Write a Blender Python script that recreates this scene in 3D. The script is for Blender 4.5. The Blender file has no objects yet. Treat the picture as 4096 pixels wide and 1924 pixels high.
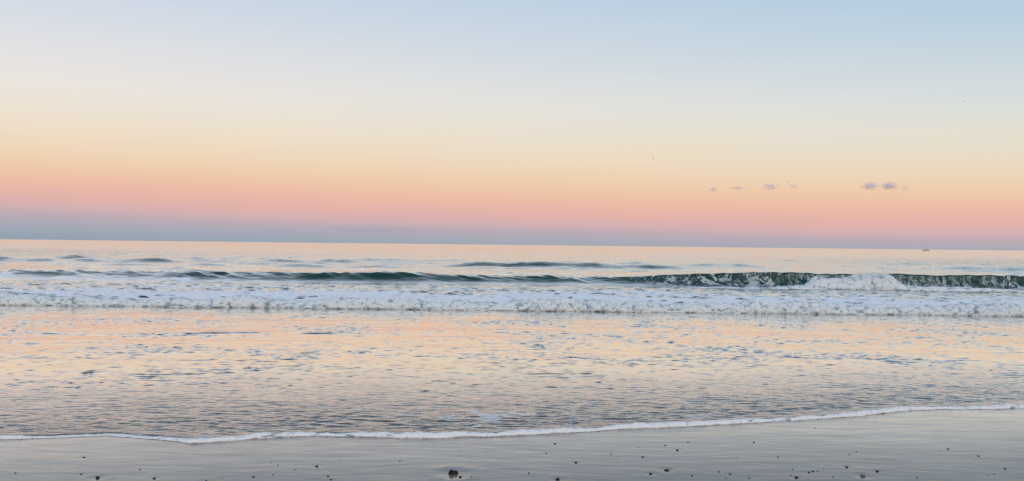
import bpy, math, random
import numpy as np
from mathutils import Matrix, Vector

scene = bpy.context.scene
COL = scene.collection
R = math.radians

# ------------------------------------------------------------------ camera
CAM_H = 1.65
PITCH, ROLL = R(0.3125), R(0.632)
FPX = 3154.0                      # focal length in pixels of the 4096 wide frame
cam_data = bpy.data.cameras.new('camera')
cam_data.sensor_width = 36.0
cam_data.lens = FPX / 4096.0 * 36.0
cam_data.clip_start = 0.05
cam_data.clip_end = 60000.0
cam = bpy.data.objects.new('camera', cam_data)
COL.objects.link(cam)
CAM_R = Matrix.Rotation(R(90) + PITCH, 3, 'X') @ Matrix.Rotation(ROLL, 3, 'Z')
cam.matrix_world = Matrix.Translation((0, 0, CAM_H)) @ CAM_R.to_4x4()
scene.camera = cam


def ray(px, py):
    return CAM_R @ Vector(((px - 2048) / FPX, -(py - 962) / FPX, -1.0))


def at(px, py, Y):
    d = ray(px, py)
    return Vector((0, 0, CAM_H)) + d * (Y / d.y)


# ------------------------------------------------------------------ colour / exposure
vs = scene.view_settings
vs.view_transform = 'Standard'
vs.look = 'None'
vs.exposure = 0.0
vs.gamma = 1.0
vs.use_curve_mapping = False
scene.cycles.max_bounces = 8
scene.cycles.diffuse_bounces = 3
scene.cycles.glossy_bounces = 4
scene.cycles.volume_bounces = 4
scene.cycles.use_denoising = False


def lin(c):
    return tuple(((v / 255.0) / 12.92 if v <= 10 else ((v / 255.0 + 0.055) / 1.055) ** 2.4) for v in c)


# ------------------------------------------------------------------ node helper
class NT:
    def __init__(self, tree):
        self.t = tree
        self.n = tree.nodes
        self.l = tree.links

    def node(self, typ, **kw):
        nd = self.n.new(typ)
        for k, v in kw.items():
            setattr(nd, k, v)
        return nd

    def set(self, sock, v):
        if isinstance(v, bpy.types.NodeSocket):
            self.l.new(v, sock)
        elif v is not None:
            sock.default_value = v

    def m(self, op, a, b=None, c=None, clamp=False):
        nd = self.node('ShaderNodeMath', operation=op, use_clamp=clamp)
        self.set(nd.inputs[0], a)
        if b is not None:
            self.set(nd.inputs[1], b)
        if c is not None:
            self.set(nd.inputs[2], c)
        return nd.outputs[0]

    def add(self, a, b): return self.m('ADD', a, b)
    def sub(self, a, b): return self.m('SUBTRACT', a, b)
    def mul(self, a, b): return self.m('MULTIPLY', a, b)
    def div(self, a, b): return self.m('DIVIDE', a, b)

    def ss(self, v, lo, hi, a=0.0, b=1.0):
        nd = self.node('ShaderNodeMapRange', interpolation_type='SMOOTHSTEP')
        self.set(nd.inputs[0], v)
        self.set(nd.inputs[1], lo)
        self.set(nd.inputs[2], hi)
        self.set(nd.inputs[3], a)
        self.set(nd.inputs[4], b)
        return nd.outputs[0]

    def scale(self, vec, s):
        nd = self.node('ShaderNodeVectorMath', operation='MULTIPLY')
        self.set(nd.inputs[0], vec)
        self.set(nd.inputs[1], s)
        return nd.outputs[0]

    def vadd(self, a, b):
        nd = self.node('ShaderNodeVectorMath', operation='ADD')
        self.set(nd.inputs[0], a)
        self.set(nd.inputs[1], b)
        return nd.outputs[0]

    def noise(self, vec, scale=1.0, detail=3.0, rough=0.5, dist=0.0, out=0):
        nd = self.node('ShaderNodeTexNoise')
        self.set(nd.inputs['Vector'], vec)
        nd.inputs['Scale'].default_value = scale
        nd.inputs['Detail'].default_value = detail
        nd.inputs['Roughness'].default_value = rough
        nd.inputs['Distortion'].default_value = dist
        return nd.outputs[out]

    def vor(self, vec, scale=1.0, feature='F1', rnd=1.0):
        nd = self.node('ShaderNodeTexVoronoi', feature=feature)
        self.set(nd.inputs['Vector'], vec)
        nd.inputs['Scale'].default_value = scale
        nd.inputs['Randomness'].default_value = rnd
        return nd.outputs['Distance']

    def attr(self, name):
        nd = self.node('ShaderNodeAttribute')
        nd.attribute_name = name
        return nd.outputs['Fac']

    def mixc(self, f, a, b, blend='MIX'):
        nd = self.node('ShaderNodeMix', data_type='RGBA', blend_type=blend)
        self.set(nd.inputs[0], f)
        self.set(nd.inputs[6], a)
        self.set(nd.inputs[7], b)
        return nd.outputs[2]

    def ramp(self, f, stops):
        nd = self.node('ShaderNodeValToRGB')
        self.set(nd.inputs[0], f)
        e = nd.color_ramp.elements
        while len(e) > 1:
            e.remove(e[0])
        e[0].position = stops[0][0]
        e[0].color = (*stops[0][1], 1)
        for p, c in stops[1:]:
            q = e.new(p)
            q.color = (*c, 1)
        return nd.outputs[0]

    def shmix(self, f, a, b):
        nd = self.node('ShaderNodeMixShader')
        self.set(nd.inputs[0], f)
        self.l.new(a, nd.inputs[1])
        self.l.new(b, nd.inputs[2])
        return nd.outputs[0]


# ------------------------------------------------------------------ sky: twilight opposite the set sun
world = bpy.data.worlds.new('World')
scene.world = world
world.use_nodes = True
world.node_tree.nodes.clear()
W = NT(world.node_tree)
tc = W.node('ShaderNodeTexCoord')
sep = W.node('ShaderNodeSeparateXYZ')
W.l.new(tc.outputs['Generated'], sep.inputs[0])
dx, dy, dz = sep.outputs
hl = W.m('SQRT', W.add(W.add(W.mul(dx, dx), W.mul(dy, dy)), 1e-6))
sa = W.div(dx, hl)                 # sine and cosine of the azimuth
ca = W.div(dy, hl)
tanel = W.div(W.m('MAXIMUM', dz, 0.0), hl)
# soft large irregularity so that the bands are not ruled lines
irr = W.sub(W.noise(W.scale(tc.outputs['Generated'], (2.0, 2.0, 26.0)), 1.0, 3.0, 0.55), 0.5)
ev = W.mul(W.mul(tanel, FPX), W.sub(1.7, W.mul(ca, 0.7)))
ev = W.add(ev, W.sub(W.mul(sa, 60.0), W.mul(W.mul(sa, sa), 30.0)))
ev = W.add(ev, W.mul(irr, 34.0))
E0, E1 = -100.0, 12000.0


def epos(e):                       # compress the upper sky into the ramp
    return math.log((e + 200.0) / 100.0) / math.log(122.0)


fac = W.div(W.m('LOGARITHM', W.m('MAXIMUM', W.div(W.add(ev, 200.0), 100.0), 1.0), math.e), math.log(122.0))
SKY = [(-60, (144, 161, 176)), (-30, (149, 163, 177)), (0, (161, 168, 181)), (25, (171, 170, 182)), (55, (188, 172, 181)),
       (85, (211, 176, 178)), (115, (224, 178, 172)), (145, (231, 182, 170)), (175, (236, 187, 167)), (205, (238, 195, 168)),
       (245, (238, 204, 172)), (300, (238, 213, 184)), (380, (236, 221, 199)), (470, (232, 225, 211)), (570, (227, 226, 221)),
       (680, (218, 222, 225)), (780, (208, 218, 226)), (880, (200, 214, 227)), (1000, (190, 209, 227)), (1300, (183, 203, 226)),
       (1900, (182, 203, 226)), (3200, (178, 200, 224)), (11900, (170, 194, 221))]
skyc = W.ramp(fac, [(epos(e), lin(c)) for e, c in SKY])
# the side nearer the set sun is a touch darker blue in view, the antisolar side paler
hi = W.ss(ev, 150.0, 900.0)
t = W.mul(W.mul(sa, 1.85), hi)
comb = W.node('ShaderNodeCombineXYZ')
for i, k in enumerate((-0.125, -0.05, -0.03)):
    W.l.new(W.add(1.0, W.mul(t, k)), comb.inputs[i])
skyc = W.mixc(1.0, skyc, comb.outputs[0], 'MULTIPLY')
# afterglow of the sun that has set behind the camera
back = W.ss(W.add(W.mul(ca, -0.94), W.mul(sa, 0.34)), -0.15, 1.0)
glow = W.mul(back, W.m('POWER', 2.718, W.mul(tanel, -1.6)))
skyc = W.mixc(glow, skyc, (2.1, 1.82, 1.58, 1), 'MIX')
bg = W.node('ShaderNodeBackground')
W.l.new(skyc, bg.inputs[0])
bg.inputs[1].default_value = 1.0
wo = W.node('ShaderNodeOutputWorld')
W.l.new(bg.outputs[0], wo.inputs[0])
world.cycles.sampling_method = 'MANUAL'
world.cycles.sample_map_resolution = 512

# ------------------------------------------------------------------ numpy noise
rng = np.random.default_rng(11)
_P = rng.permutation(4096).astype(np.int64)
_G = rng.uniform(0, 2 * np.pi, 4096)
_GX, _GY = np.cos(_G), np.sin(_G)
_RX, _RY = rng.random(4096), rng.random(4096)


def _h(i, j):
    return _P[(_P[i & 4095] + j) & 4095]


def perlin(x, y):
    xi, yi = np.floor(x).astype(np.int64), np.floor(y).astype(np.int64)
    xf, yf = x - xi, y - yi
    u = xf * xf * xf * (xf * (xf * 6 - 15) + 10)
    v = yf * yf * yf * (yf * (yf * 6 - 15) + 10)
    def g(a, b):
        k = _h(xi + a, yi + b)
        return _GX[k] * (xf - a) + _GY[k] * (yf - b)
    n0 = g(0, 0) * (1 - u) + g(1, 0) * u
    n1 = g(0, 1) * (1 - u) + g(1, 1) * u
    return (n0 * (1 - v) + n1 * v) * 1.5


def fbm(x, y, o=4, g=0.5):
    s, a, tot = 0.0, 1.0, 0.0
    for k in range(o):
        s = s + a * perlin(x * 2 ** k + 17.3 * k, y * 2 ** k + 9.1 * k)
        tot += a
        a *= g
    return s / tot


def worley(x, y):
    xi, yi = np.floor(x).astype(np.int64), np.floor(y).astype(np.int64)
    best = np.full(x.shape, 9.0)
    for a in (-1, 0, 1):
        for b in (-1, 0, 1):
            k = _h(xi + a, yi + b)
            d = (xi + a + _RX[k] - x) ** 2 + (yi + b + _RY[k] - y) ** 2
            best = np.minimum(best, d)
    return np.sqrt(best)


def puff(x, y):
    return np.sqrt(np.clip(1.0 - worley(x, y) ** 2, 0, 1))


def bulge(x, y):
    return np.clip(1.0 - 1.35 * worley(x, y) ** 2, 0, 1)


def sst(x, a, b):
    t_ = np.clip((x - a) / (b - a), 0, 1)
    return t_ * t_ * (3 - 2 * t_)


# ------------------------------------------------------------------ mesh helpers
def link(o, parent=None):
    COL.objects.link(o)
    if parent is not None:
        o.parent = parent
    return o


def mesh_np(name, verts, quads, mat, smooth=True, attrs=None, parent=None):
    me = bpy.data.meshes.new(name)
    nv, nq = len(verts), len(quads)
    k = quads.shape[1]
    me.vertices.add(nv)
    me.vertices.foreach_set('co', np.ascontiguousarray(verts, dtype=np.float32).ravel())
    me.loops.add(nq * k)
    me.loops.foreach_set('vertex_index', np.ascontiguousarray(quads, dtype=np.int32).ravel())
    me.polygons.add(nq)
    me.polygons.foreach_set('loop_start', np.arange(0, nq * k, k, dtype=np.int32))
    me.polygons.foreach_set('loop_total', np.full(nq, k, dtype=np.int32))
    me.polygons.foreach_set('use_smooth', np.full(nq, smooth, dtype=bool))
    if mat:
        me.materials.append(mat)
    for an, av in (attrs or {}).items():
        a = me.attributes.new(an, 'FLOAT', 'POINT')
        a.data.foreach_set('value', np.ascontiguousarray(av, dtype=np.float32).ravel())
    me.update()
    me.validate()
    return link(bpy.data.objects.new(name, me), parent)


def grid_quads(nr, nc):
    i = np.arange((nr - 1) * nc).reshape(nr - 1, nc)[:, :-1]
    return np.stack([i, i + 1, i + nc + 1, i + nc], -1).reshape(-1, 4)


def tag(o, label=None, cat=None, group=None, kind=None):
    if label: o['label'] = label
    if cat: o['category'] = cat
    if group: o['group'] = group
    if kind: o['kind'] = kind
    return o


def new_mat(name):
    mt = bpy.data.materials.new(name)
    mt.use_nodes = True
    mt.node_tree.nodes.clear()
    n = NT(mt.node_tree)
    out = n.node('ShaderNodeOutputMaterial')
    return mt, n, out


def simple_mat(name, col, rough=0.6, var=0.25, vscale=8.0, spec=0.5):
    mt, n, out = new_mat(name)
    g = n.node('ShaderNodeTexCoord')
    v = n.noise(g.outputs['Object'], vscale, 4.0, 0.6)
    c = n.mixc(n.ss(v, 0.3, 0.7), tuple(x * (1 - var) for x in col) + (1,), tuple(min(1, x * (1 + var)) for x in col) + (1,))
    p = n.node('ShaderNodeBsdfPrincipled')
    n.l.new(c, p.inputs['Base Color'])
    p.inputs['Roughness'].default_value = rough
    p.inputs['Specular IOR Level'].default_value = spec
    n.l.new(p.outputs[0], out.inputs[0])
    return mt


# ------------------------------------------------------------------ ground heights
SLOPE = 0.016


def sand_base(y):
    return np.clip(SLOPE * (19.3 - y), -1.2, 1.9)


def ground_hit(px, py):
    z = 0.02
    for _ in range(12):
        d = ray(px, py)
        k = (z - CAM_H) / d.z
        y = d.y * k
        z = float(sand_base(np.array(y)))
    return d.x * k, y, z


EDGE_PX = [(-700, 1752), (-300, 1764), (0, 1757), (250, 1748), (430, 1741), (600, 1758), (700, 1767), (770, 1774), (900, 1766), (1024, 1752),
           (1130, 1746), (1250, 1742), (1420, 1746), (1600, 1751), (1770, 1753), (1850, 1746), (2048, 1740), (2280, 1728), (2500, 1715), (2700, 1708),
           (2900, 1700), (3072, 1688), (3250, 1675), (3450, 1660), (3600, 1645), (3700, 1640), (3850, 1638), (4096, 1631), (4500, 1618), (5000, 1612)]
EDGE = np.array([ground_hit(*p)[:2] for p in EDGE_PX])


def edge_y(x):
    y = np.interp(x, EDGE[:, 0], EDGE[:, 1])
    return y + 0.030 * perlin(x * 1.9 + 3.1, x * 0 + 0.5) + 0.017 * perlin(x * 5.3, x * 0 + 7.5)


# ------------------------------------------------------------------ water material
def water_nodes(n, foam_on=True):
    geo = n.node('ShaderNodeNewGeometry')
    pos = geo.outputs['Position']
    wfar, wfl, wed = n.attr('far'), n.attr('fleck'), n.attr('ripple')
    # open water chop
    h1 = n.noise(n.scale(pos, (0.55, 1.25, 0.0)), 1.0, 5.0, 0.55, 0.3)
    h2 = n.noise(n.scale(pos, (2.6, 5.5, 0.0)), 1.0, 3.0, 0.5, 0.2)
    h3 = n.noise(n.scale(pos, (0.75, 0.13, 0.0)), 1.0, 4.0, 0.6, 0.4)
    hfar = n.mul(n.add(n.mul(n.mul(h3, 0.70), n.attr('open_sea')), n.add(n.mul(h1, 0.085), n.mul(h2, 0.010))), wfar)
    # fine relief of the thin sheet of water
    lowr = n.noise(n.scale(pos, (0.8, 3.4, 0.0)), 1.0, 3.0, 0.5)
    finr = n.noise(n.scale(pos, (7.0, 17.0, 0.0)), 1.0, 2.0, 0.5)
    hfl = n.mul(n.add(n.mul(lowr, 0.0016), n.mul(finr, 0.0009)), n.m('MINIMUM', n.add(wfl, wed), 1.0))
    # dense ripples where the sheet runs out on the sand
    pw = n.vadd(pos, n.scale(n.noise(n.scale(pos, (0.9, 0.9, 0.0)), 1.0, 2.0, 0.5, out=1), (0.30, 0.30, 0.0)))
    e1 = n.noise(n.scale(pw, (9.0, 26.0, 0.0)), 1.0, 3.0, 0.6, 0.4)
    hed = n.mul(n.mul(e1, 0.009), wed)
    H = n.add(n.add(hfar, hfl), hed)
    bump = n.node('ShaderNodeBump')
    bump.inputs['Strength'].default_value = 1.0
    bump.inputs['Distance'].default_value = 1.0
    n.l.new(H, bump.inputs['Height'])
    nrm = bump.outputs[0]
    fr = n.node('ShaderNodeFresnel')
    fr.inputs['IOR'].default_value = 1.34
    n.l.new(nrm, fr.inputs['Normal'])
    f = n.ss(fr.outputs[0], 0.05, 0.50, 0.015, 0.98)
    body = n.mixc(n.attr('shallow'), (0.008, 0.045, 0.039, 1), (0.055, 0.060, 0.066, 1))
    dif = n.node('ShaderNodeBsdfDiffuse')
    n.l.new(body, dif.inputs[0])
    gl = n.node('ShaderNodeBsdfGlossy')
    gl.distribution = 'BECKMANN'
    gl.inputs[0].default_value = (0.94, 0.93, 0.925, 1)
    # wind-ruffled patches on the open water
    c1 = n.ss(n.noise(n.scale(pos, (0.85, 0.11, 0.0)), 1.0, 3.0, 0.6, 0.3), 0.54, 0.66)
    c2 = n.ss(n.noise(n.scale(pos, (0.28, 0.022, 0.0)), 1.0, 3.0, 0.6, 0.3), 0.54, 0.68)
    n.l.new(n.add(n.attr('rough'), n.mul(n.add(n.mul(c1, 0.13), n.mul(c2, 0.07)), n.attr('open_sea'))), gl.inputs['Roughness'])
    n.l.new(nrm, gl.inputs['Normal'])
    wat = n.shmix(f, dif.outputs[0], gl.outputs[0])
    return geo, pos, wat


def foam_bsdf(n, pos, nrmh=None, col=(0.80, 0.84, 0.87, 1)):
    b = n.node('ShaderNodeBump')
    b.inputs['Strength'].default_value = 0.7
    b.inputs['Distance'].default_value = 1.0
    hh = n.mul(n.noise(n.scale(pos, (22.0, 22.0, 22.0)), 1.0, 4.0, 0.6), 0.03)
    n.l.new(hh, b.inputs['Height'])
    d = n.node('ShaderNodeBsdfDiffuse')
    n.set(d.inputs[0], col)
    n.l.new(b.outputs[0], d.inputs['Normal'])
    return d.outputs[0]


mat_sea, n, out = new_mat('sea_water')
geo, pos, wat = water_nodes(n)
foam, lace, streak = n.attr('foam'), n.attr('lace'), n.attr('streak')
# torn sheets of foam
q1 = n.noise(n.scale(pos, (0.6, 0.95, 0.6)), 1.0, 6.0, 0.62, 0.6)
q2 = n.noise(n.scale(pos, (5.0, 6.5, 4.0)), 1.0, 4.0, 0.6, 0.4)
qq = n.add(n.mul(q1, 0.65), n.mul(q2, 0.35))
q3 = n.noise(n.scale(pos, (1.9, 1.5, 1.5)), 1.0, 4.0, 0.6, 0.8)
sheet = n.ss(n.add(qq, foam), 0.93, 1.09)
sheet = n.mul(sheet, n.ss(q3, 0.34, 0.56, 0.46, 0.96))
# lace: ropes of foam round the cells of clear water
pd = n.vadd(pos, n.scale(n.noise(n.scale(pos, (1.6, 1.6, 1.6)), 1.0, 4.0, 0.7, out=1), (1.5, 1.5, 1.5)))
ve = n.vor(n.scale(pd, (0.95, 0.8, 1.6)), 1.0, 'DISTANCE_TO_EDGE')
ve2 = n.vor(n.scale(pd, (3.1, 2.6, 4.2)), 1.0, 'DISTANCE_TO_EDGE')
br = n.noise(n.scale(pos, (2.2, 2.2, 2.2)), 1.0, 3.0, 0.6)
wl = n.mul(n.mul(lace, 0.19), n.ss(br, 0.36, 0.66))
lc = n.m('MAXIMUM', n.sub(1.0, n.ss(ve, n.mul(wl, 0.15), n.mul(wl, 1.15))), n.mul(n.sub(1.0, n.ss(ve2, n.mul(wl, 0.3), n.mul(wl, 0.75))), 0.35))
lc = n.mul(lc, n.ss(lace, 0.02, 0.2, 0.0, 0.52))
# streaks of the falling curtain
s1 = n.noise(n.scale(pos, (4.2, 1.0, 2.4)), 1.0, 6.0, 0.72, 1.3)
stk = n.mul(n.ss(n.add(s1, n.mul(streak, 0.20)), 0.62, 0.92), n.ss(streak, 0.02, 0.3))
ff = n.m('MAXIMUM', n.m('MAXIMUM', sheet, lc), n.mul(stk, 0.68))
# bits of froth carried by the wavelets of the thin sheet
fr1 = n.noise(n.scale(pos, (1.1, 1.6, 0.0)), 1.0, 4.0, 0.65, 0.5)
fr2 = n.noise(n.scale(pos, (9.0, 14.0, 0.0)), 1.0, 3.0, 0.6)
froth = n.mul(n.mul(n.ss(fr1, 0.60, 0.70), n.ss(fr2, 0.46, 0.62)), n.mul(n.attr('fleck'), 0.16))
ff = n.m('MAXIMUM', ff, froth)
sh = n.shmix(ff, wat, foam_bsdf(n, pos, col=(0.77, 0.82, 0.90, 1)))
n.l.new(sh, out.inputs[0])

# ------------------------------------------------------------------ sea surface
YB = 34.0                                                   # the breaker's crest
XH = [(-40, .30), (-22, .33), (-18, .36), (-14.5, .42), (-11, .36), (-8, .38), (-6, .42), (-3, .36), (0, .31), (2.7, .28), (4.6, .30), (6.5, .42), (9, .54),
      (10.8, .66), (13, .60), (14.6, .55), (17, .59), (19, .56), (21, .63), (24, .54), (28, .45), (40, .3)]
XS = [(-40, .1), (-14, .15), (-6, .45), (2, .3), (4.6, .4), (7, .85), (9, 1.0), (20, 1.05), (28, .6), (40, .3)]


def prof(x, tab):
    tab = np.array(tab)
    return np.interp(x, tab[:, 0], tab[:, 1])


def sm_prof(x, tab, w=0.8):
    return (prof(x - w, tab) + 2 * prof(x, tab) + prof(x + w, tab)) / 4


rows = [5.15]
while rows[-1] < 15000:
    y = rows[-1]
    st = max(0.012, 0.42 * y * y / 1300.0)
    if y < 10.0: st = 0.0125
    if 10.0 <= y < 19.0: st = min(st, 0.026)
    if 19.0 <= y < 21.5: st = min(st, 0.06)
    if 21.5 <= y < 31: st = min(st, 0.08)
    if 31 <= y < 36.5: st = min(st, 0.045)
    if 36.5 <= y < 110: st = min(st, max(0.2, (y - 36) * 0.02))
    st = min(st, y * 0.06 + 0.02)
    rows.append(y + st)
rows = np.array(rows)
NC = 720
u = np.linspace(-0.98, 0.98, NC)
Y, U = np.meshgrid(rows, u, indexing='ij')
X = U * (Y + 1.0)
ey = edge_y(X)
dE = Y - ey                                                 # distance from the run-out edge
sb = sand_base(Y)
z0 = np.maximum(0.0, sb - 0.004 + 0.014 * sst(dE, 0.0, 0.10) + 0.006 * sst(dE, 0.1, 0.5))
Z = z0 + 0.006 * fbm(X * 0.5, Y * 0.9, 3) * sst(dE, 0.3, 2.0)
ripA = (1 - sst(dE + 0.5 * fbm(X * 0.25, Y * 0.35, 4), 0.9, 3.8)) * (0.5 + 0.5 * (1 - sst(dE, 0.2, 1.8)))
flA = sst(dE, 0.5, 2.2) * (1 - sst(Y, 18.6, 19.5))
wx_, wy_ = X + 0.12 * perlin(X * 1.3, Y * 1.3), Y + 0.10 * perlin(X * 0.9 + 7, Y * 1.1 + 3) + 0.10 * X * perlin(X * 0.12, Y * 0.2)
Z += ripA * sst(dE, 0.04, 0.30) * 0.0110 * (fbm(wx_ * 5.2, wy_ * 15.0, 3, 0.5) + 0.35 * perlin(wx_ * 1.1, wy_ * 2.8))
crowd = sst(fbm(X * 0.40 + 4, Y * 0.6, 3), -0.25, 0.45)      # where wavelets crowd together
for (kx, ky, off_, amp_, wd_) in ((2.0, 4.0, 0.0, 0.0085, 0.058), (2.8, 5.2, 31.0, 0.0066, 0.072), (3.9, 6.6, 57.0, 0.0050, 0.11)):
    ln_ = fbm(wx_ * kx + off_, wy_ * ky - off_, 2, 0.5)
    seg = sst(fbm(wx_ * kx * 1.9 - off_, wy_ * ky * 1.3 + off_, 2), 0.16 - 0.20 * crowd, 0.40 - 0.16 * crowd)
    Z += flA * amp_ * (0.75 + 0.75 * sst(Y, 8.0, 11.5)) * np.exp(-(ln_ / wd_) ** 2) * seg * (0.55 + 0.45 * crowd)
fn_ = fbm(wx_ * 4.2, wy_ * 8.0, 2, 0.5)
Z += flA * 0.006 * sst(fn_, 0.52 - 0.12 * crowd, 0.68 - 0.12 * crowd)
Z += flA * 0.0008 * fbm(X * 1.2, Y * 4.5, 2)
# low wavelets crossing the thin sheet
def ridge(px0, px1, py, amp, wid, seed):
    c = np.array([ground_hit(p, q)[:2] for p, q in zip(np.linspace(px0, px1, 7), np.interp(np.linspace(0, 1, 7), np.linspace(0, 1, len(py)), py))])
    yc = np.interp(X, c[:, 0], c[:, 1]) + 0.22 * perlin(X * 0.6 + seed, X * 0 + seed)
    inside = sst(X, c[0, 0] - 0.3, c[0, 0] + 0.8) * (1 - sst(X, c[-1, 0] - 0.8, c[-1, 0] + 0.3))
    a = amp * inside * sst(fbm(X * 1.1 + seed * 3.7, Y * 2.5 + 1.3, 2), -0.1, 0.35)
    s = Y - yc
    return a * np.exp(-(s / np.where(s < 0, wid * 0.55, wid * 1.6)) ** 2)


Z += ridge(20, 460, [1343, 1341], 0.021, 0.24, 2.3)
Z += ridge(460, 1560, [1341, 1336], 0.021, 0.24, 5.7)
Z += ridge(3000, 4500, [1438, 1452, 1474], 0.014, 0.18, 8.9)
Z += ridge(2300, 2700, [1465, 1470], 0.010, 0.16, 12.1)
# the bore behind the shore break
bore = 0.125 * sst(Y, 19.75, 20.05) * np.exp(-np.clip(Y - 20.0, 0, 99) / 6.0)
turb = sst(Y, 20.0, 20.6) * (1 - sst(Y, 29.0, 33.0))
Z += bore + turb * (0.060 * fbm(X * 1.0, Y * 1.05, 4, 0.55) + 0.03 * (puff(X * 1.3, Y * 1.9) - 0.7))
for (kx, ky, off_, amp_, wd_) in ((0.75, 1.7, 11.0, 0.030, 0.13), (1.1, 2.5, 43.0, 0.026, 0.16), (1.7, 3.4, 77.0, 0.021, 0.22)):
    ln_ = fbm(X * kx + off_ + 0.2 * Y, Y * ky - off_, 2, 0.5)
    seg = sst(fbm(X * kx * 1.5 - off_, Y * ky * 0.9 + off_, 2), 0.06, 0.34)
    Z += turb * amp_ * np.exp(-(ln_ / wd_) ** 2) * seg
# the breaker
Hx = sm_prof(X, XH) * (1 + 0.11 * perlin(X * 0.55, X * 0 + 4.4) + 0.06 * perlin(X * 1.7, X * 0 + 2.8))
Sx = sm_prof(X, XS)
yc = YB + 0.55 * perlin(X * 0.10, X * 0 + 2.2) + 0.25 * perlin(X * 0.4, X * 0 + 6.2)
s = Y - yc
steep = sst(X, 3.5, 8.0) * (1 - sst(X, 24, 30))
wf = (1.0 - 0.2 * steep) * (1 + (1 - steep) * (0.40 * perlin(X * 0.45 + 2.0, X * 0 + 3.9) + 0.5 * (1 - sst(X, -13, -8))))
w = np.where(s < 0, wf, 3.0)
g = np.exp(-(s / w) ** 2)
face_n = fbm(X * 1.6 + s * 1.2, s * 1.1, 4) * (0.085 - 0.065 * steep)
zb = Hx * g
Z += zb + face_n * sst(g, 0.15, 0.8) - 0.07 * steep * np.exp(-((s + 2.0) / 1.0) ** 2)
Yd = Y - Sx * Hx * np.power(np.clip(g, 0, 1), 2.2)
# swells farther out
def swell(y0, amp, wid, seed, x0=-200, x1=200):
    yc_ = y0 + 2.2 * perlin(X * 0.035 + seed, X * 0 + seed) + 0.7 * perlin(X * 0.16, X * 0 + seed)
    m_ = sst(perlin(X * 0.055 + seed * 1.7, X * 0 + seed * 2.1), -0.18, 0.30) * (0.76 + 0.45 * perlin(X * 0.33 + seed, X * 0 + 3 * seed)) * sst(X, x0 - 3, x0 + 3) * (1 - sst(X, x1 - 3, x1 + 3))
    s_ = Y - yc_
    return amp * m_ * np.exp(-(s_ / np.where(s_ < 0, wid, wid * 2.2)) ** 2)


Z += swell(59, 0.36, 0.95, 1.3) + swell(64, 0.32, 0.95, 4.9) + swell(53, 0.20, 0.8, 7.3) + swell(72, 0.26, 1.2, 9.7) + swell(86, 0.24, 2.2, 12.9) + swell(47, 0.13, 0.8, 15.2) + swell(56, 0.22, 0.8, 18.6) + swell(67, 0.26, 1.0, 21.4)
off = sst(Y, 36, 44)
fade = 1 / (1 + (Y / 130.0) ** 2)
Z += off * (0.17 * fbm(X * 0.16, Y * 0.42, 4, 0.55) * np.minimum(1, 0.35 + Y / 120) * (0.35 + 0.65 * fade))
Z = np.where(dE < 0.0, np.minimum(Z, sb - 0.004 - 0.05 * np.clip(-dE, 0, 1)), Z)
Z += off * (1 - sst(Y, 140, 320)) * 0.15 * np.clip(fbm(X * 0.42, Y * 0.36, 3, 0.6) - 0.10, 0, 1)
# masks: where each kind of foam and ripple lives (they travel with the water)
bn = fbm(X * 0.25, Y * 0.35, 4)
foamA = sst(Y, 19.7, 20.3) * (1 - 0.25 * sst(Y, 23, 27)) * (1 - sst(Y + 2.4 * bn + 1.0 * steep, 28.5, 32.5))
rise = np.gradient(Z, axis=0) / np.gradient(Y, axis=0)       # little faces turned to the shore shed their foam
foamA = 0.70 * foamA * (0.97 + 0.45 * bn) - 0.85 * np.clip(rise - 0.06, 0, 0.35) * turb
front = sst(s, -4.0, -1.6) * (1 - sst(s, -0.5, 0.25))
left = 1 - sst(X, -13, -4)
foamA = np.maximum(foamA, 0.60 * front * left * (1 - sst(s, -1.6, -0.1)) * (0.9 + 0.5 * bn))
foamA = np.maximum(foamA, 0.55 * steep * sst(s, -3.4, -2.0) * (1 - sst(s, -1.5, -0.8)))
laceA = np.clip(steep, 0, 1) * sst(s, -2.6, -1.2) * (1 - sst(s, -0.22, 0.02)) * np.clip(1 - sst(X, 10.8, 12.0) + sst(X, 20.0, 21.2), 0, 1) * sst(X, 4.3, 6.0)
laceA = laceA * (1.0 - 0.70 * sst(s, -0.9, -0.2))
strA = sst(X, 10.8, 11.8) * (1 - sst(X, 20.2, 21.2)) * sst(s, -1.5, -0.9) * (1 - sst(s, -0.30, -0.06))
# lacy remains near the run-out
lz = np.exp(-((X + 0.1) / 2.4) ** 2) * sst(dE, 0.02, 0.12) * (1 - sst(dE, 0.5, 1.6)) * (0.55 + 0.8 * fbm(X * 1.2, Y * 1.2, 3))
lz = 0.6 * np.maximum(lz, 0.35 * sst(dE, 0.0, 0.06) * (1 - sst(dE, 0.10, 0.45)))
laceA = np.maximum(laceA, np.clip(lz, 0, 1) * 0.55)
farA = sst(Y, 20.0, 22.0) * (0.45 + 0.55 * sst(Y, 36, 60)) * (1 - 0.85 * sst(Y, 55, 260))
shal = 1 - sst(Y, 16, 24)
rough = 0.085 + 0.055 * sst(Y, 19, 24) + 0.06 * sst(Y, 36, 90)
sea = mesh_np('sea_water', np.stack([X, Yd, Z], -1).reshape(-1, 3), grid_quads(len(rows), NC), mat_sea,
              attrs=dict(foam=foamA, lace=laceA, streak=strA, ripple=ripA, fleck=flA, far=farA, shallow=shal, rough=rough, open_sea=sst(Y, 45, 110)))
tag(sea, kind='structure')

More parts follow.
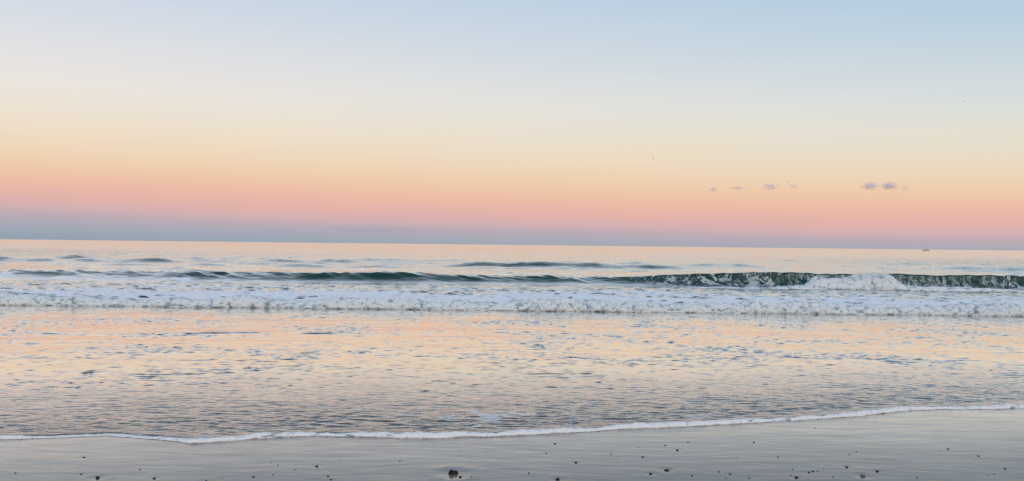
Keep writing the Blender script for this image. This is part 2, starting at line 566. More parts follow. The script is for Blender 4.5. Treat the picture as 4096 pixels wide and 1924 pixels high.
# ------------------------------------------------------------------ stones: where they lie (photo pixels), width in pixels, shape
STONES = [
    # px, py, width, height ratio, kind, label
    (1813, 1893, 44, .62, 'brown', 'large reddish brown notched stone lying in the wet sand, the biggest on the beach'),
    (1842, 1908, 17, .42, 'dark', 'small black stone just below the large brown notched stone'),
    (1886, 1910, 10, .5, 'dark', 'tiny black pebble to the right of the large brown notched stone'),
    (1766, 1920, 9, .4, 'dark', 'tiny dark pebble below and left of the large brown notched stone'),
    (3450, 1904, 25, .62, 'grey', 'grey blocky stone with a pale flat face in the sand at lower right'),
    (3509, 1886, 15, .6, 'dark', 'dark peaked pebble up and right of the grey blocky stone'),
    (3387, 1869, 17, .4, 'dark', 'flat dark pebble up and left of the grey blocky stone'),
    (3185, 1911, 18, .55, 'dark', 'rounded black stone left of the grey blocky stone, lowest of its cluster'),
    (3164, 1902, 9, .5, 'dark', 'tiny black pebble touching the cluster beside the rounded black stone'),
    (3236, 1890, 12, .5, 'dark', 'left dark pebble of the tight row of three above the rounded black stone'),
    (3252, 1886, 12, .5, 'dark', 'middle dark pebble of the tight row of three above the rounded black stone'),
    (3270, 1885, 10, .3, 'dark', 'right flat pebble of the tight row of three above the rounded black stone'),
    (3171, 1878, 8, .4, 'dark', 'tiny dark pebble standing above the rounded black stone cluster'),
    (3333, 1909, 10, .35, 'dark', 'tiny flat pebble between the rounded black stone and the grey blocky stone'),
    (3294, 1878, 7, .3, 'dark', 'tiny dark chip above the tight row of three pebbles'),
    (3668, 1911, 10, .4, 'dark', 'small dark pebble right of the grey blocky stone near the bottom edge'),
    (3955, 1900, 7, .4, 'dark', 'smaller pebble of the pair near the lower right corner'),
    (3976, 1897, 9, .4, 'dark', 'larger pebble of the pair near the lower right corner'),
    (4020, 1876, 12, .45, 'dark', 'dark pebble nearest the right edge of the picture'),
    (3792, 1797, 12, .42, 'dark', 'dark pebble high on the sand at far right, with a tiny chip beside it'),
    (3758, 1803, 7, .3, 'dark', 'tiny chip left of the high pebble at far right'),
    (3914, 1824, 13, .28, 'dark', 'flat dark pebble between the foam line and the lower right corner'),
    (3426, 1806, 7, .4, 'dark', 'tiny lone pebble below the foam line right of centre'),
    (3396, 1818, 9, .3, 'dark', 'tiny flat chip just below the lone pebble right of centre'),
    (3112, 1829, 10, .4, 'dark', 'speckled small pebble high on the sand right of centre'),
    (3260, 1713, 6, .4, 'dark', 'tiny pebble just below the foam line at right'),
    (2230, 1918, 22, .45, 'dark', 'wide black stone at the bottom edge right of the large brown stone'),
    (2304, 1851, 15, .45, 'dark', 'dark pebble in a shallow dimple above the wide black bottom stone'),
    (2115, 1893, 10, .5, 'dark', 'small dark pebble left of the wide black bottom stone'),
    (2219, 1776, 13, .5, 'dark', 'pebble in a dimple close under the foam line at the centre'),
    (2185, 1813, 10, .35, 'dark', 'small flat pebble under the dimpled pebble at the centre'),
    (2445, 1808, 8, .35, 'dark', 'upper pebble of the vertical pair right of centre'),
    (2445, 1817, 9, .45, 'dark', 'lower pebble of the vertical pair right of centre'),
    (2474, 1831, 6, .4, 'dark', 'tiny chip below the vertical pair of pebbles'),
    (2555, 1791, 8, .35, 'dark', 'tiny pebble up and right of the vertical pair'),
    (2571, 1829, 14, .42, 'dark', 'dark oval pebble right of the vertical pair'),
    (2660, 1782, 12, .3, 'dark', 'flat pebble above the domed pebble right of centre'),
    (2710, 1801, 15, .45, 'dark', 'domed dark pebble right of centre, below two flat ones'),
    (2752, 1769, 10, .3, 'dark', 'flat pebble nearest the foam line right of centre'),
    (2667, 1881, 24, .30, 'dark', 'long flat dark pebble lying low right of centre'),
    (2602, 1896, 16, .40, 'dark', 'forked dark pebble left of the long flat pebble'),
    (2768, 1904, 11, .45, 'dark', 'small dark pebble right of and below the long flat pebble'),
    (2876, 1888, 11, .4, 'dark', 'left pebble of the loose group of four low on the sand'),
    (2920, 1897, 13, .35, 'dark', 'widest flat pebble of the loose group of four low on the sand'),
    (2905, 1913, 9, .45, 'dark', 'lowest pebble of the loose group of four low on the sand'),
    (2996, 1914, 12, .3, 'dark', 'right pebble of the loose group of four low on the sand'),
    (3015, 1770, 11, .4, 'dark', 'lone dark pebble high on the sand below the foam at right'),
    (2715, 1864, 6, .3, 'dark', 'tiny chip above and right of the long flat pebble'),
    (2945, 1831, 7, .3, 'dark', 'tiny chip above the loose group of four pebbles'),
    (390, 1911, 24, .45, 'dark', 'largest black stone in the sand at lower left'),
    (62, 1892, 9, .5, 'dark', 'small dark pebble nearest the lower left corner'),
    (324, 1897, 13, .25, 'dark', 'thin flat pebble up and left of the largest lower left stone'),
    (336, 1830, 15, .22, 'dark', 'long thin pebble high on the sand at left'),
    (559, 1878, 11, .3, 'dark', 'flat pebble up and right of the largest lower left stone'),
    (617, 1914, 15, .40, 'dark', 'dark oval pebble right of the largest lower left stone'),
    (892, 1913, 17, .4, 'shell', 'pale rimmed slanting shell fragment at the bottom left of centre'),
    (1014, 1908, 13, .45, 'dark', 'dark pebble just right of the pale shell fragment'),
    (825, 1922, 9, .5, 'dark', 'dark pebble cut by the bottom edge left of the shell fragment'),
    (1085, 1849, 6, .35, 'dark', 'upper tiny pebble of the slanting trio left of centre'),
    (1112, 1861, 9, .35, 'dark', 'second tiny pebble of the slanting trio left of centre'),
    (1182, 1879, 11, .35, 'dark', 'flat pebble at the lower end of the slanting trio left of centre'),
    (1171, 1883, 6, .35, 'dark', 'tiny chip touching the flat pebble of the slanting trio'),
    (1093, 1899, 9, .4, 'dark', 'small pebble below the slanting trio'),
    (1267, 1866, 15, .45, 'dark', 'domed black pebble left of centre with a pale ridge round it'),
    (1312, 1906, 12, .5, 'dark', 'upper of two black pebbles close together left of centre'),
    (1324, 1919, 12, .4, 'dark', 'lower of two black pebbles close together left of centre'),
    (1359, 1847, 7, .3, 'dark', 'tiny flat chip above and right of the domed black pebble'),
    (1599, 1845, 11, .25, 'dark', 'lone thin pebble on clear sand left of the large brown stone'),
    (1836, 1807, 7, .35, 'dark', 'lone tiny pebble on clear sand above the large brown stone'),
]
SPOTS = []
for (px, py, wpx, hr, kd, lb) in STONES:
    gx, gy, gz = ground_hit(px, py)
    SPOTS.append((gx, gy, wpx / FPX * gy))

# ------------------------------------------------------------------ wet sand
mat_sand, n, out = new_mat('wet_sand')
geo = n.node('ShaderNodeNewGeometry')
pos = geo.outputs['Position']
pw = n.vadd(pos, n.scale(n.noise(n.scale(pos, (0.5, 0.5, 0.0)), 1.0, 2.0, 0.5, out=1), (0.5, 0.35, 0.0)))
b1 = n.noise(n.scale(pw, (1.5, 6.5, 0.0)), 1.0, 4.0, 0.55, 0.3)
b2 = n.noise(n.scale(pw, (6.0, 22.0, 0.0)), 1.0, 3.0, 0.55, 0.2)
b3 = n.noise(n.scale(pos, (260.0, 260.0, 260.0)), 1.0, 2.0, 0.5)
H = n.add(n.add(n.mul(b1, 0.0042), n.mul(b2, 0.0005)), n.mul(b3, 0.0001))
bp = n.node('ShaderNodeBump')
bp.inputs['Strength'].default_value = 1.0
bp.inputs['Distance'].default_value = 1.0
n.l.new(H, bp.inputs['Height'])
g1 = n.noise(n.scale(pos, (0.7, 1.3, 0.0)), 1.0, 4.0, 0.6)
g2 = n.noise(n.scale(pos, (320.0, 320.0, 320.0)), 1.0, 2.0, 0.6)
colr = n.mixc(n.ss(g1, 0.3, 0.7), (0.150, 0.138, 0.132, 1), (0.180, 0.166, 0.158, 1))
colr = n.mixc(n.mul(n.ss(g2, 0.35, 0.7), 0.5), colr, (0.11, 0.105, 0.105, 1))
sd = n.node('ShaderNodeBsdfDiffuse')
n.l.new(colr, sd.inputs[0])
sg = n.node('ShaderNodeBsdfGlossy')
sg.inputs[0].default_value = (0.96, 0.94, 0.92, 1)
sg.inputs['Roughness'].default_value = 0.13
n.l.new(bp.outputs[0], sg.inputs['Normal'])
fr = n.node('ShaderNodeFresnel')
fr.inputs['IOR'].default_value = 1.40
n.l.new(bp.outputs[0], fr.inputs['Normal'])
f = n.mul(n.ss(fr.outputs[0], -0.01, 0.585, 0.02, 0.95), n.mul(n.attr('film'), n.ss(n.noise(n.scale(pos, (3.0, 9.0, 0.0)), 1.0, 5.0, 0.65, 0.5), 0.28, 0.66, 0.86, 1.04)))
n.l.new(n.shmix(f, sd.outputs[0], sg.outputs[0]), out.inputs[0])

xs = np.concatenate([np.linspace(-120, -7.5, 30)[:-1], np.linspace(-7.5, 7.5, 560), np.linspace(7.5, 120, 30)[1:]])
ys = np.concatenate([np.linspace(-90, 4.2, 26)[:-1], np.linspace(4.2, 9.2, 250), np.linspace(9.2, 60, 30)[1:]])
SY, SX = np.meshgrid(ys, xs, indexing='ij')
SZ = sand_base(SY) + 0.0012 * fbm(SX * 0.5, SY * 1.6, 3) * (np.abs(SY - 6.5) < 4)
for (gx, gy, wd), st in zip(SPOTS, STONES):
    ix0, ix1 = np.searchsorted(xs, [gx - 0.5, gx + 0.5])
    iy0, iy1 = np.searchsorted(ys, [gy - 0.35, gy + 0.6])
    a, b = SX[iy0:iy1, ix0:ix1] - gx, SY[iy0:iy1, ix0:ix1] - gy
    r2 = (a / (wd * 1.25)) ** 2 + (b / (wd * 1.6)) ** 2
    rr = np.sqrt(r2)
    SZ[iy0:iy1, ix0:ix1] += wd * (-0.06 * np.exp(-r2 * 1.4) + 0.03 * np.exp(-((rr - 1.5) / 0.5) ** 2))
    if wd > 0.024:                                          # ridges left by the backwash round the bigger stones
        for sl in (1.15,):
            d = np.abs(a - sl * b * 0.75) / (wd * 0.28)
            along = np.exp(-np.abs(b) / (wd * 4.0)) * sst(np.abs(b), 0, wd * 0.8)
            SZ[iy0:iy1, ix0:ix1] += wd * 0.018 * np.exp(-d ** 2) * along
film = 1.0 - 0.52 * sst(edge_y(SX) - SY + 0.3 * fbm(SX * 0.5, SY * 0.8, 3), 0.2, 2.6)   # the film of water drains away from the run-out edge
tag(mesh_np('beach_sand', np.stack([SX, SY, SZ], -1).reshape(-1, 3), grid_quads(len(ys), len(xs)), mat_sand, attrs=dict(film=film)), kind='structure')


# ------------------------------------------------------------------ foam material for the heaped foam
def make_foam_mat(name, wet, col):
    mt, n, out = new_mat(name)
    geo = n.node('ShaderNodeNewGeometry')
    pos = geo.outputs['Position']
    fb = foam_bsdf(n, pos, col=col)
    tr = n.node('ShaderNodeBsdfTranslucent')
    tr.inputs[0].default_value = (0.62, 0.72, 0.72, 1)
    fb = n.shmix(0.14, fb, tr.outputs[0])
    gl = n.node('ShaderNodeBsdfPrincipled')
    gl.inputs['Base Color'].default_value = (0.28, 0.34, 0.37, 1)
    gl.inputs['Roughness'].default_value = 0.35
    gl.inputs['IOR'].default_value = 1.33
    q = n.noise(n.scale(pos, (7.0, 7.0, 9.0)), 1.0, 5.0, 0.62, 0.5)
    k = n.ss(n.add(q, n.mul(n.attr('thick_shade'), wet)), 0.62, 1.02)  # hollows mix to the darker wet colour: thin foam plus painted crevice shade
    n.l.new(n.shmix(k, gl.outputs[0], fb), out.inputs[0])
    return mt


mat_roll = make_foam_mat('churned_foam', 0.72, (0.82, 0.86, 0.87, 1))
mat_bead = make_foam_mat('foam_bead', 1.45, (0.92, 0.92, 0.92, 1))


def sweep(name, xs, cen_y, cen_z, prof_pts, hs, amp, mat, cells, thin=0.25, seed=0.0, nt=60, extra=None, stretch=1.0):
    """lumpy foam swept along x; hs scales the profile along the way"""
    pts = np.array(prof_pts, dtype=float)
    d = np.concatenate([[0], np.cumsum(np.hypot(*np.diff(pts, axis=0).T))])
    tt = np.linspace(0, d[-1], nt)
    py_, pz_ = np.interp(tt, d, pts[:, 0]), np.interp(tt, d, pts[:, 1])
    for _ in range(4):
        py_[1:-1] = (py_[:-2] + 2 * py_[1:-1] + py_[2:]) / 4
        pz_[1:-1] = (pz_[:-2] + 2 * pz_[1:-1] + pz_[2:]) / 4
    ny, nz = -np.gradient(pz_), np.gradient(py_)
    nl = np.hypot(ny, nz)
    ny, nz = ny / nl, nz / nl
    Xg, Tg = np.meshgrid(xs, tt, indexing='xy')
    hsg = np.broadcast_to(hs, Xg.shape)
    T_ = Tg + seed * 13.7
    disp = 0
    for c, a in cells:
        wx = 0.35 * c * perlin(Xg / c * 0.7, T_ / c * 0.7)
        disp = disp + a * (bulge((Xg + wx) / c + seed, (T_ * stretch + wx) / c) - 0.62)
    disp = disp + 0.5 * cells[0][1] * fbm(Xg * 1.1 + seed, T_ * 2.0, 3)
    endf = sst(Tg, 0, tt[-1] * 0.16) * (1 - sst(Tg, tt[-1] * 0.86, tt[-1]))
    dd = disp * amp * np.clip(hsg, 0.15, 1.3) * (0.25 + 0.75 * endf)
    Yg = cen_y(xs)[None, :] + py_[:, None] * (0.4 + 0.6 * hsg) + ny[:, None] * dd
    Zg = cen_z(xs)[None, :] + pz_[:, None] * hsg + nz[:, None] * dd
    thick_shade = np.clip(0.55 + disp / (cells[0][1] * 1.5), 0, 1) * (1 - thin * sst(Tg, tt[-1] * 0.22, tt[-1] * 0.62))  # low between lumps: thinner foam, and shade of the creases put into colour
    V = np.stack([Xg, Yg, Zg], -1).reshape(-1, 3)
    Q = grid_quads(nt, len(xs))
    th = thick_shade.ravel()
    if extra is not None:
        ev_, eq_ = extra
        Q = np.concatenate([Q, eq_ + len(V)])
        V = np.concatenate([V, ev_])
        th = np.concatenate([th, np.ones(len(ev_))])
    return mesh_np(name, V, Q, mat, attrs=dict(thick_shade=th))


def blobs(c, r):
    """small squashed octahedra (as quads of two merged triangles) for flying drops"""
    base = np.array([(1, 0, 0), (-1, 0, 0), (0, 1, 0), (0, -1, 0), (0, 0, 1), (0, 0, -1)], float)
    f = np.array([(0, 2, 4, 4), (2, 1, 4, 4), (1, 3, 4, 4), (3, 0, 4, 4), (2, 0, 5, 5), (1, 2, 5, 5), (3, 1, 5, 5), (0, 3, 5, 5)])
    # a box-like six vertex drop made of three quads per half would need poles; use a cube instead
    cb = np.array([(-1, -1, -1), (1, -1, -1), (1, 1, -1), (-1, 1, -1), (-1, -1, 1), (1, -1, 1), (1, 1, 1), (-1, 1, 1)], float) * 0.58
    cf = np.array([(0, 3, 2, 1), (4, 5, 6, 7), (0, 1, 5, 4), (1, 2, 6, 5), (2, 3, 7, 6), (3, 0, 4, 7)])
    rot = rng.normal(size=(len(c), 3, 3))
    qm = np.linalg.qr(rot)[0]
    v = np.einsum('nij,kj->nki', qm, cb) * r[:, None, None] + c[:, None, :]
    return v.reshape(-1, 3), (cf[None] + 8 * np.arange(len(c))[:, None, None]).reshape(-1, 4)


# shore break: a long low roll of churned foam
def roll_y(x):
    return 19.66 + 0.16 * perlin(x * 0.45, x * 0 + 1.1) + 0.08 * perlin(x * 1.5, x * 0 + 5.1) + 0.0 * x


xr = np.arange(-18.5, 18.5, 0.0165)
hr = 1.0 + 0.36 * perlin(xr * 0.35, xr * 0 + 3.3) + 0.28 * perlin(xr * 1.2, xr * 0 + 9.3)
pr = [(0.02, -0.05), (-0.05, 0.02), (-0.05, 0.07), (0.0, 0.12), (0.12, 0.17), (0.3, 0.195), (0.55, 0.19), (0.85, 0.16), (1.2, 0.11), (1.5, 0.06)]
nd_ = 500
dxp = rng.uniform(-17, 17, nd_)
dc = np.stack([dxp, roll_y(dxp) + rng.uniform(-0.12, 0.7, nd_), rng.uniform(0.10, 0.27, nd_) * (0.8 + 0.2 * rng.random(nd_))], -1)
tag(sweep('shore_break_foam', xr, roll_y, lambda x: 0 * x, pr, hr[None, :], 1.0, mat_roll,
          [(0.19, 0.095), (0.085, 0.062), (0.035, 0.020)], seed=1.0, nt=84, thin=0.62,
          extra=blobs(dc, rng.uniform(0.004, 0.011, nd_))), kind='stuff')

# the plunging breaker's white water
HB = [(10.4, .0), (11.0, .14), (11.7, .24), (12.15, .24), (12.5, .62), (12.75, .80), (13.1, .74), (13.6, .72), (14.0, .84), (14.4, .96), (14.9, 1.02), (15.6, 1.0), (15.85, .86), (16.0, .46), (16.3, .30), (17.0, .22), (18.2, .26), (19.4, .20), (20.4, .17), (21.2, .0)]
xb = np.arange(10.6, 21.2, 0.018)


def brk_y(x):
    return 32.15 + 0.18 * perlin(x * 0.5, x * 0 + 2.7) + 0.10 * perlin(x * 1.7, x * 0 + 8.3)


pb = [(0.02, -0.06), (-0.12, 0.06), (-0.12, 0.18), (-0.02, 0.32), (0.15, 0.46), (0.35, 0.56), (0.65, 0.62), (0.95, 0.60), (1.3, 0.48), (1.7, 0.20)]
hb = sm_prof(xb, HB, 0.08) * (1 + 0.12 * perlin(xb * 2.0, xb * 0 + 1.7) + 0.10 * perlin(xb * 5.5, xb * 0 + 4.1) + 0.06 * perlin(xb * 13.0, xb * 0 + 7.7))
nb_ = 2600
bx = np.concatenate([rng.normal(14.8, 0.75, nb_ * 2 // 3), rng.uniform(11.0, 20.5, nb_ - nb_ * 2 // 3)])
hbx = sm_prof(bx, HB, 0.12)
bz = np.abs(hbx) * 0.62 * rng.beta(3.0, 1.0, nb_) * 1.10 + 0.02
dcb = np.stack([bx, brk_y(bx) - 0.10 + 0.75 * rng.random(nb_) * bz / 0.6, bz], -1)
tag(sweep('breaker_foam', xb, brk_y, lambda x: 0 * x - 0.05, pb, hb[None, :], 1.0, mat_roll,
          [(0.30, 0.11), (0.12, 0.065), (0.05, 0.030)], seed=3.0, nt=110, stretch=0.55, thin=0.1,
          extra=blobs(dcb, rng.uniform(0.003, 0.010, nb_))), kind='stuff')

# the thin bead of foam at the run-out edge
xe = np.arange(-6.6, 7.6, 0.007)
he = np.clip(0.95 + 0.75 * perlin(xe * 1.7, xe * 0 + 6.6) + 0.35 * perlin(xe * 6.0, xe * 0 + 2.6), 0.28, 1.7)
he = 0.60 * he * (1 - 0.55 * sst(-xe, 2.3, 3.0) * (1 - sst(-xe, 3.0, 3.6))) * (1 - 0.3 * sst(-xe, 1.9, 3.5))
pe = [(0.0, -0.010), (-0.012, 0.004), (-0.010, 0.014), (0.004, 0.024), (0.025, 0.030), (0.05, 0.028), (0.08, 0.020), (0.12, 0.008), (0.15, -0.004)]
tag(sweep('foam_edge', xe, lambda x: edge_y(x) - 0.012, lambda x: sand_base(edge_y(x)) + 0.002, pe, he[None, :], 1.0, mat_bead,
          [(0.11, 0.020), (0.045, 0.014), (0.018, 0.005)], seed=5.0, nt=40, thin=0.15), kind='stuff')


# ------------------------------------------------------------------ stones
mat_dark = simple_mat('wet_dark_stone', (0.006, 0.006, 0.007), 0.5, 0.5, 40, 0.12)
mat_grey = simple_mat('grey_stone', (0.060, 0.072, 0.070), 0.45, 0.3, 60)
mat_brown = simple_mat('brown_stone', (0.016, 0.008, 0.006), 0.5, 0.8, 30, 0.12)
mat_shell = simple_mat('shell', (0.42, 0.40, 0.37), 0.4, 0.2, 60)
import bmesh


def stone_mesh(i, wd, hr_, kd):
    r = random.Random(100 + i)
    bm = bmesh.new()
    bmesh.ops.create_icosphere(bm, subdivisions=3 if wd > 0.03 else 2, radius=1.0)
    ph = [r.uniform(0, 6.28) for _ in range(6)]
    pl = []                                                 # flattened facets
    for _ in range(5):
        d = Vector((r.gauss(0, 1), r.gauss(0, 1), r.gauss(0, .7))).normalized()
        pl.append((d, r.uniform(0.66, 0.9)))
    a, b, c = wd / 2, wd * r.uniform(0.32, 0.48), wd * hr_ * 0.98
    for v in bm.verts:
        p = v.co.copy()
        for d, k in pl:
            q = p.dot(d)
            if q > k:
                p -= d * (q - k) * 0.85
        rad = 1 + 0.10 * math.sin(3 * p.x + ph[0]) * math.cos(2.4 * p.y + ph[1]) + 0.07 * math.sin(5 * p.z + ph[2] + 2 * p.x)
        p *= rad
        if kd == 'brown':                                   # the notch in its top, right of the middle
            n_ = math.exp(-((p.x - 0.22) / 0.16) ** 2)
            p.z *= 1 - 0.50 * n_ * max(0, p.z)
            if p.x > 0.3: p.z = min(p.z, 0.72)
        if kd == 'grey':                                    # blocky, leaning to the right
            p.z = max(min(p.z, 0.62 - 0.28 * p.x), -0.7)
            p.x = max(p.x, -0.72)
            p.y = max(p.y, -0.62)
        if kd == 'shell':
            p.z = 0.55 * p.z + 0.35 * p.x
        v.co = Vector((p.x * a, p.y * b, p.z * c))
    me = bpy.data.meshes.new('stone')
    bm.to_mesh(me)
    bm.free()
    for f_ in me.polygons:
        f_.use_smooth = kd != 'grey'
    return me


for i, (px, py, wpx, hr_, kd, lb) in enumerate(STONES):
    gx, gy, wd = SPOTS[i]
    me = stone_mesh(i, wd * (0.82 if kd == 'brown' else 0.86), hr_ * 0.72, kd)
    me.materials.append({'dark': mat_dark, 'grey': mat_grey, 'brown': mat_brown, 'shell': mat_shell}[kd])
    o = link(bpy.data.objects.new('shell_fragment' if kd == 'shell' else ('stone' if wpx >= 17 else 'pebble'), me))
    o.location = (gx, gy, float(sand_base(np.array(gy))) - wd * hr_ * 0.02)
    o.rotation_euler = (0, 0, R(random.Random(i).uniform(-14, 14)) if kd in ('brown', 'grey') else R(random.Random(i).uniform(-25, 25)))
    tag(o, lb, 'shell' if kd == 'shell' else ('stone' if wpx >= 17 else 'pebble'), 'stones and shells on the wet sand')


# ------------------------------------------------------------------ birds
def gull_mesh(flap, bank):
    bm = bmesh.new()
    L = 0.42
    prev = None
    for k, (yy, rr) in enumerate([(-0.26, .004), (-0.20, .028), (-0.10, .055), (0.02, .062), (0.12, .045), (0.17, .036), (0.205, .030), (0.225, .010), (0.26, .004)]):
        ring = [bm.verts.new((rr * math.cos(a_), yy, rr * 0.9 * math.sin(a_))) for a_ in np.linspace(0, 2 * math.pi, 9)[:-1]]
        if prev:
            for j in range(8):
                bm.faces.new((prev[j], prev[(j + 1) % 8], ring[(j + 1) % 8], ring[j]))
        prev = ring
    tail = [bm.verts.new(p) for p in ((-0.02, -0.22, 0.008), (0.02, -0.22, 0.008), (0.07, -0.36, 0.0), (-0.07, -0.36, 0.0), (-0.02, -0.22, -0.008), (0.02, -0.22, -0.008), (0.07, -0.36, -0.008), (-0.07, -0.36, -0.008))]
    for q in ((0, 1, 2, 3), (7, 6, 5, 4), (0, 3, 7, 4), (1, 5, 6, 2), (2, 6, 7, 3), (0, 4, 5, 1)):
        bm.faces.new([tail[j] for j in q])
    for sgn in (-1, 1):
        pts = [(0.03, .10, -.08, .03), (0.22, .15, -.06, .03 + .10 * flap), (0.42, .08, -.07, .03 + .14 * flap), (0.62, -.06, -.12, .03 + .06 * flap)]
        pr_ = None
        for (xx, le, te, zz) in pts:
            th_ = 0.020 * (1 - xx / 0.75)
            rg = [bm.verts.new((sgn * xx, le, zz + th_)), bm.verts.new((sgn * xx, te, zz + 0.3 * th_)), bm.verts.new((sgn * xx, te, zz - 0.3 * th_)), bm.verts.new((sgn * xx, le, zz - th_))]
            if pr_:
                for j in range(4):
                    bm.faces.new((pr_[j], pr_[(j + 1) % 4], rg[(j + 1) % 4], rg[j]))
            else:
                bm.faces.new(rg)
            pr_ = rg
        bm.faces.new(pr_[::-1])
    bmesh.ops.recalc_face_normals(bm, faces=bm.faces)
    me = bpy.data.meshes.new('bird')
    bm.to_mesh(me)
    bm.free()
    return me


mat_bird = simple_mat('bird_plumage', (0.10, 0.105, 0.11), 0.8, 0.3, 6)
BIRDS = [(3370, 32, 14, .9, 6, 15, 'grey gull gliding at the very top of the sky, right of centre'),
         (3856, 406, 14, .6, 9, 25, 'grey gull gliding with tilted wings high in the sky near the right edge'),
         (2957, 591, 12, .5, -3, 10, 'pale distant gull gliding in the cream sky above the small purple clouds'),
         (2613, 636, 5, .9, 60, 80, 'tiny dark bird seen end-on in the cream sky left of the small clouds'),
         (155, 937, 18, .4, 2, 12, 'grey gull skimming just above the horizon at the far left'),
         (1253, 801, 13, .4, 6, 20, 'faint distant gull against the pink band left of centre'),
         (2635, 936, 13, .5, 8, 15, 'grey gull skimming low over the horizon right of centre')]
for (px, py, wpx, flap, bank, yaw, lb) in BIRDS:
    D = 1.24 * FPX / max(wpx, 9)
    me = gull_mesh(flap, bank)
    me.materials.append(mat_bird)
    o = link(bpy.data.objects.new('bird', me))
    o.location = at(px, py, D)
    o.rotation_euler = (R(4), R(-bank), R(yaw))
    tag(o, lb, 'bird', 'gulls in flight')

# ------------------------------------------------------------------ fishing boat near the horizon
mat_hullw = simple_mat('boat_white', (0.62, 0.63, 0.64), 0.4, 0.05, 2)
mat_hulld = simple_mat('boat_dark', (0.20, 0.21, 0.235), 0.4, 0.2, 2)
mat_glass = simple_mat('boat_glass', (0.02, 0.025, 0.03), 0.1, 0.1, 2)
BD = 740.0
bl = at(3705, 1003, BD)
boat = link(bpy.data.objects.new('fishing_boat', None))
boat.location = (bl.x, BD, 0.0)
tag(boat, 'small white motor fishing boat with dark bow near the horizon at right', 'boat')


def part(name, verts, faces, mat, parent):
    me = bpy.data.meshes.new(name)
    me.from_pydata([tuple(v) for v in verts], [], faces)
    me.materials.append(mat)
    bm = bmesh.new()
    bm.from_mesh(me)
    bmesh.ops.recalc_face_normals(bm, faces=bm.faces)
    bm.to_mesh(me)
    bm.free()
    return link(bpy.data.objects.new(name, me), parent)


def box_vf(x0, x1, y0, y1, z0, z1, sh=0.0):
    v = [(x0, y0, z0), (x1, y0, z0), (x1, y1, z0), (x0, y1, z0), (x0 + sh, y0, z1), (x1 - sh * .4, y0, z1), (x1 - sh * .4, y1, z1), (x0 + sh, y1, z1)]
    return v, [(0, 3, 2, 1), (4, 5, 6, 7), (0, 1, 5, 4), (1, 2, 6, 5), (2, 3, 7, 6), (3, 0, 4, 7)]


sec = [(-3.3, .05, .95, 1.30), (-2.6, .55, .1, 1.12), (-1.4, .95, -.1, .92), (0.4, 1.1, -.15, .75), (2.2, 1.1, -.15, .68), (3.0, 1.0, -.1, .70)]
hv, hf = [], []
for (x_, hw, zb_, zt_) in sec:
    hv += [(x_, -hw, zt_), (x_, -hw * .7, zb_), (x_, hw * .7, zb_), (x_, hw, zt_)]
for k in range(len(sec) - 1):
    b0, b1_ = 4 * k, 4 * k + 4
    for j in range(4):
        hf.append((b0 + j, b0 + (j + 1) % 4, b1_ + (j + 1) % 4, b1_ + j))
hf += [(3, 2, 1, 0), (20, 21, 22, 23)]
part('hull', hv, hf, mat_hullw, boat)
bow = [(x_ - 0.02 if k == 0 else x_, y_ * 1.04, z_ + (0.03 if z_ > .6 else 0.0)) for k in (0, 1, 2) for (x_, y_, z_) in hv[4 * k:4 * k + 4]]
part('bow_planking', bow, [f_ for f_ in hf if max(f_) < 12] + [(3, 2, 1, 0), (8, 9, 10, 11)], mat_hulld, boat)
cabin = part('cabin', *box_vf(-1.3, 0.9, -.75, .75, .7, 2.1, .35), mat_hullw, boat)
part('cabin_window', *box_vf(-0.55, 0.15, -.78, -.755, 1.35, 1.9, .08), mat_glass, cabin)
part('cabin_window', *box_vf(0.28, 0.70, -.78, -.755, 1.35, 1.9, .03), mat_glass, cabin)
part('cabin_roof', *box_vf(-1.2, 1.2, -.9, .9, 2.102, 2.2), mat_hullw, cabin)
mast = part('mast', *box_vf(-0.55, -0.45, -.05, .05, 2.202, 3.5), mat_hulld, boat)
part('radar_dome', *box_vf(-0.85, -0.15, -.3, .3, 3.0, 3.25, .1), mat_hulld, mast)
part('outboard_motor', *box_vf(3.02, 3.45, -.25, .25, .25, 1.35, .06), mat_hulld, boat)
part('winch_frame', *box_vf(1.75, 1.95, -.8, .8, .69, 1.75), mat_hullw, boat)


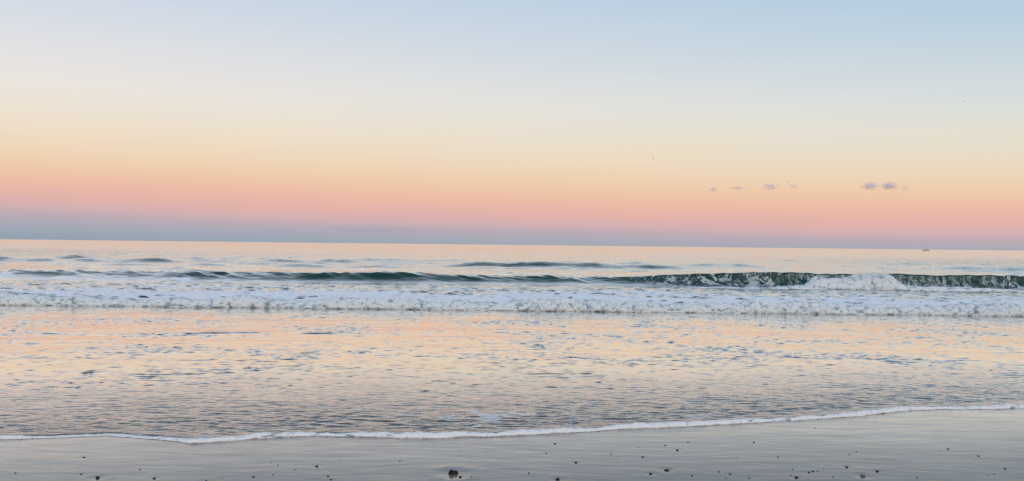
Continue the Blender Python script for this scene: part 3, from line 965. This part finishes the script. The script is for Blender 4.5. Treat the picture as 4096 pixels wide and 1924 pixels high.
# ------------------------------------------------------------------ clouds
def cloud(px0, px1, py0, py1, lb, name='cloud', dist=5200.0, dens=0.02, depth=0.8, seed=0.0, nscale=3.0, thr=0.46):
    cx, cy = (px0 + px1) / 2, (py0 + py1) / 2
    c = at(cx, cy, dist)
    sx, sz = (px1 - px0) / FPX * dist / 2 * 1.25, (py1 - py0) / FPX * dist / 2 * 1.35
    sy = max(sx * depth, sz)
    bm = bmesh.new()
    bmesh.ops.create_icosphere(bm, subdivisions=3, radius=1.0)
    r = random.Random(int(seed * 10))
    for v in bm.verts:
        k = 1 + 0.12 * math.sin(4 * v.co.x + seed) * math.cos(3 * v.co.z + seed * 2)
        v.co = Vector((v.co.x * sx * k, v.co.y * sy * k, v.co.z * sz * k))
    me = bpy.data.meshes.new(name)
    bm.to_mesh(me)
    bm.free()
    mt, n, out = new_mat('cloud_vapour')
    g_ = n.node('ShaderNodeTexCoord')
    nrm_ = n.scale(g_.outputs['Object'], (1 / sx, 1 / sy, 1 / sz))
    ln = n.node('ShaderNodeVectorMath', operation='LENGTH')
    n.l.new(nrm_, ln.inputs[0])
    ns = n.noise(n.vadd(n.scale(nrm_, (nscale * min(3.0, sx / sz) * .62, nscale, nscale * .8)), (seed, seed * 2, seed * 3)), 1.0, 4.0, 0.6, 0.6)
    fall = n.sub(1.0, n.m('POWER', ln.outputs['Value'], 2.0))
    dn = n.ss(n.add(ns, n.mul(n.sub(fall, 0.6), 0.30)), thr + 0.03, thr + 0.19)
    vp = n.node('ShaderNodeVolumePrincipled')
    vp.inputs['Color'].default_value = (0.94, 0.83, 0.90, 1)
    n.l.new(n.mul(dn, dens * 1.75), vp.inputs['Density'])
    n.l.new(vp.outputs[0], out.inputs['Volume'])
    me.materials.append(mt)
    o = link(bpy.data.objects.new(name, me))
    o.location = c
    tag(o, lb, 'cloud', 'small clouds over the sea')
    return o


cloud(2834, 2872, 746, 768, 'small dense purple cloud, leftmost of the row over the sea at right', seed=1.1, dens=.022)
cloud(2910, 2985, 742, 762, 'faint wispy cloud second from the left in the row', seed=2.7, dens=.014, thr=.50)
cloud(3040, 3120, 730, 764, 'curled ragged cloud in the middle of the row', seed=3.9, dens=.017, thr=.50)
cloud(3142, 3164, 718, 734, 'tiny cloud puff set highest above the row', seed=4.4, dens=.02)
cloud(3155, 3196, 736, 756, 'thin ragged cloud just below the highest tiny puff', seed=5.2, dens=.02, thr=.49)
cloud(3444, 3514, 727, 762, 'dense purple cloud with a hanging tail, left one of the large pair', seed=6.8, dens=.022, thr=.46, nscale=3.0)
cloud(3516, 3594, 726, 762, 'dense slanting purple cloud, right one of the large pair', seed=7.1, dens=.022, thr=.47, nscale=3.0)
cloud(3594, 3638, 738, 768, 'faint ragged cloud at the right end of the row', seed=8.3, dens=.016, thr=.49)
cloud(1270, 1720, 900, 934, 'long flat blue grey cloud bank low over the horizon left of centre', name='cloud_bank', dist=9000.0, dens=.0017, depth=.25, seed=9.6, nscale=1.6, thr=.38)
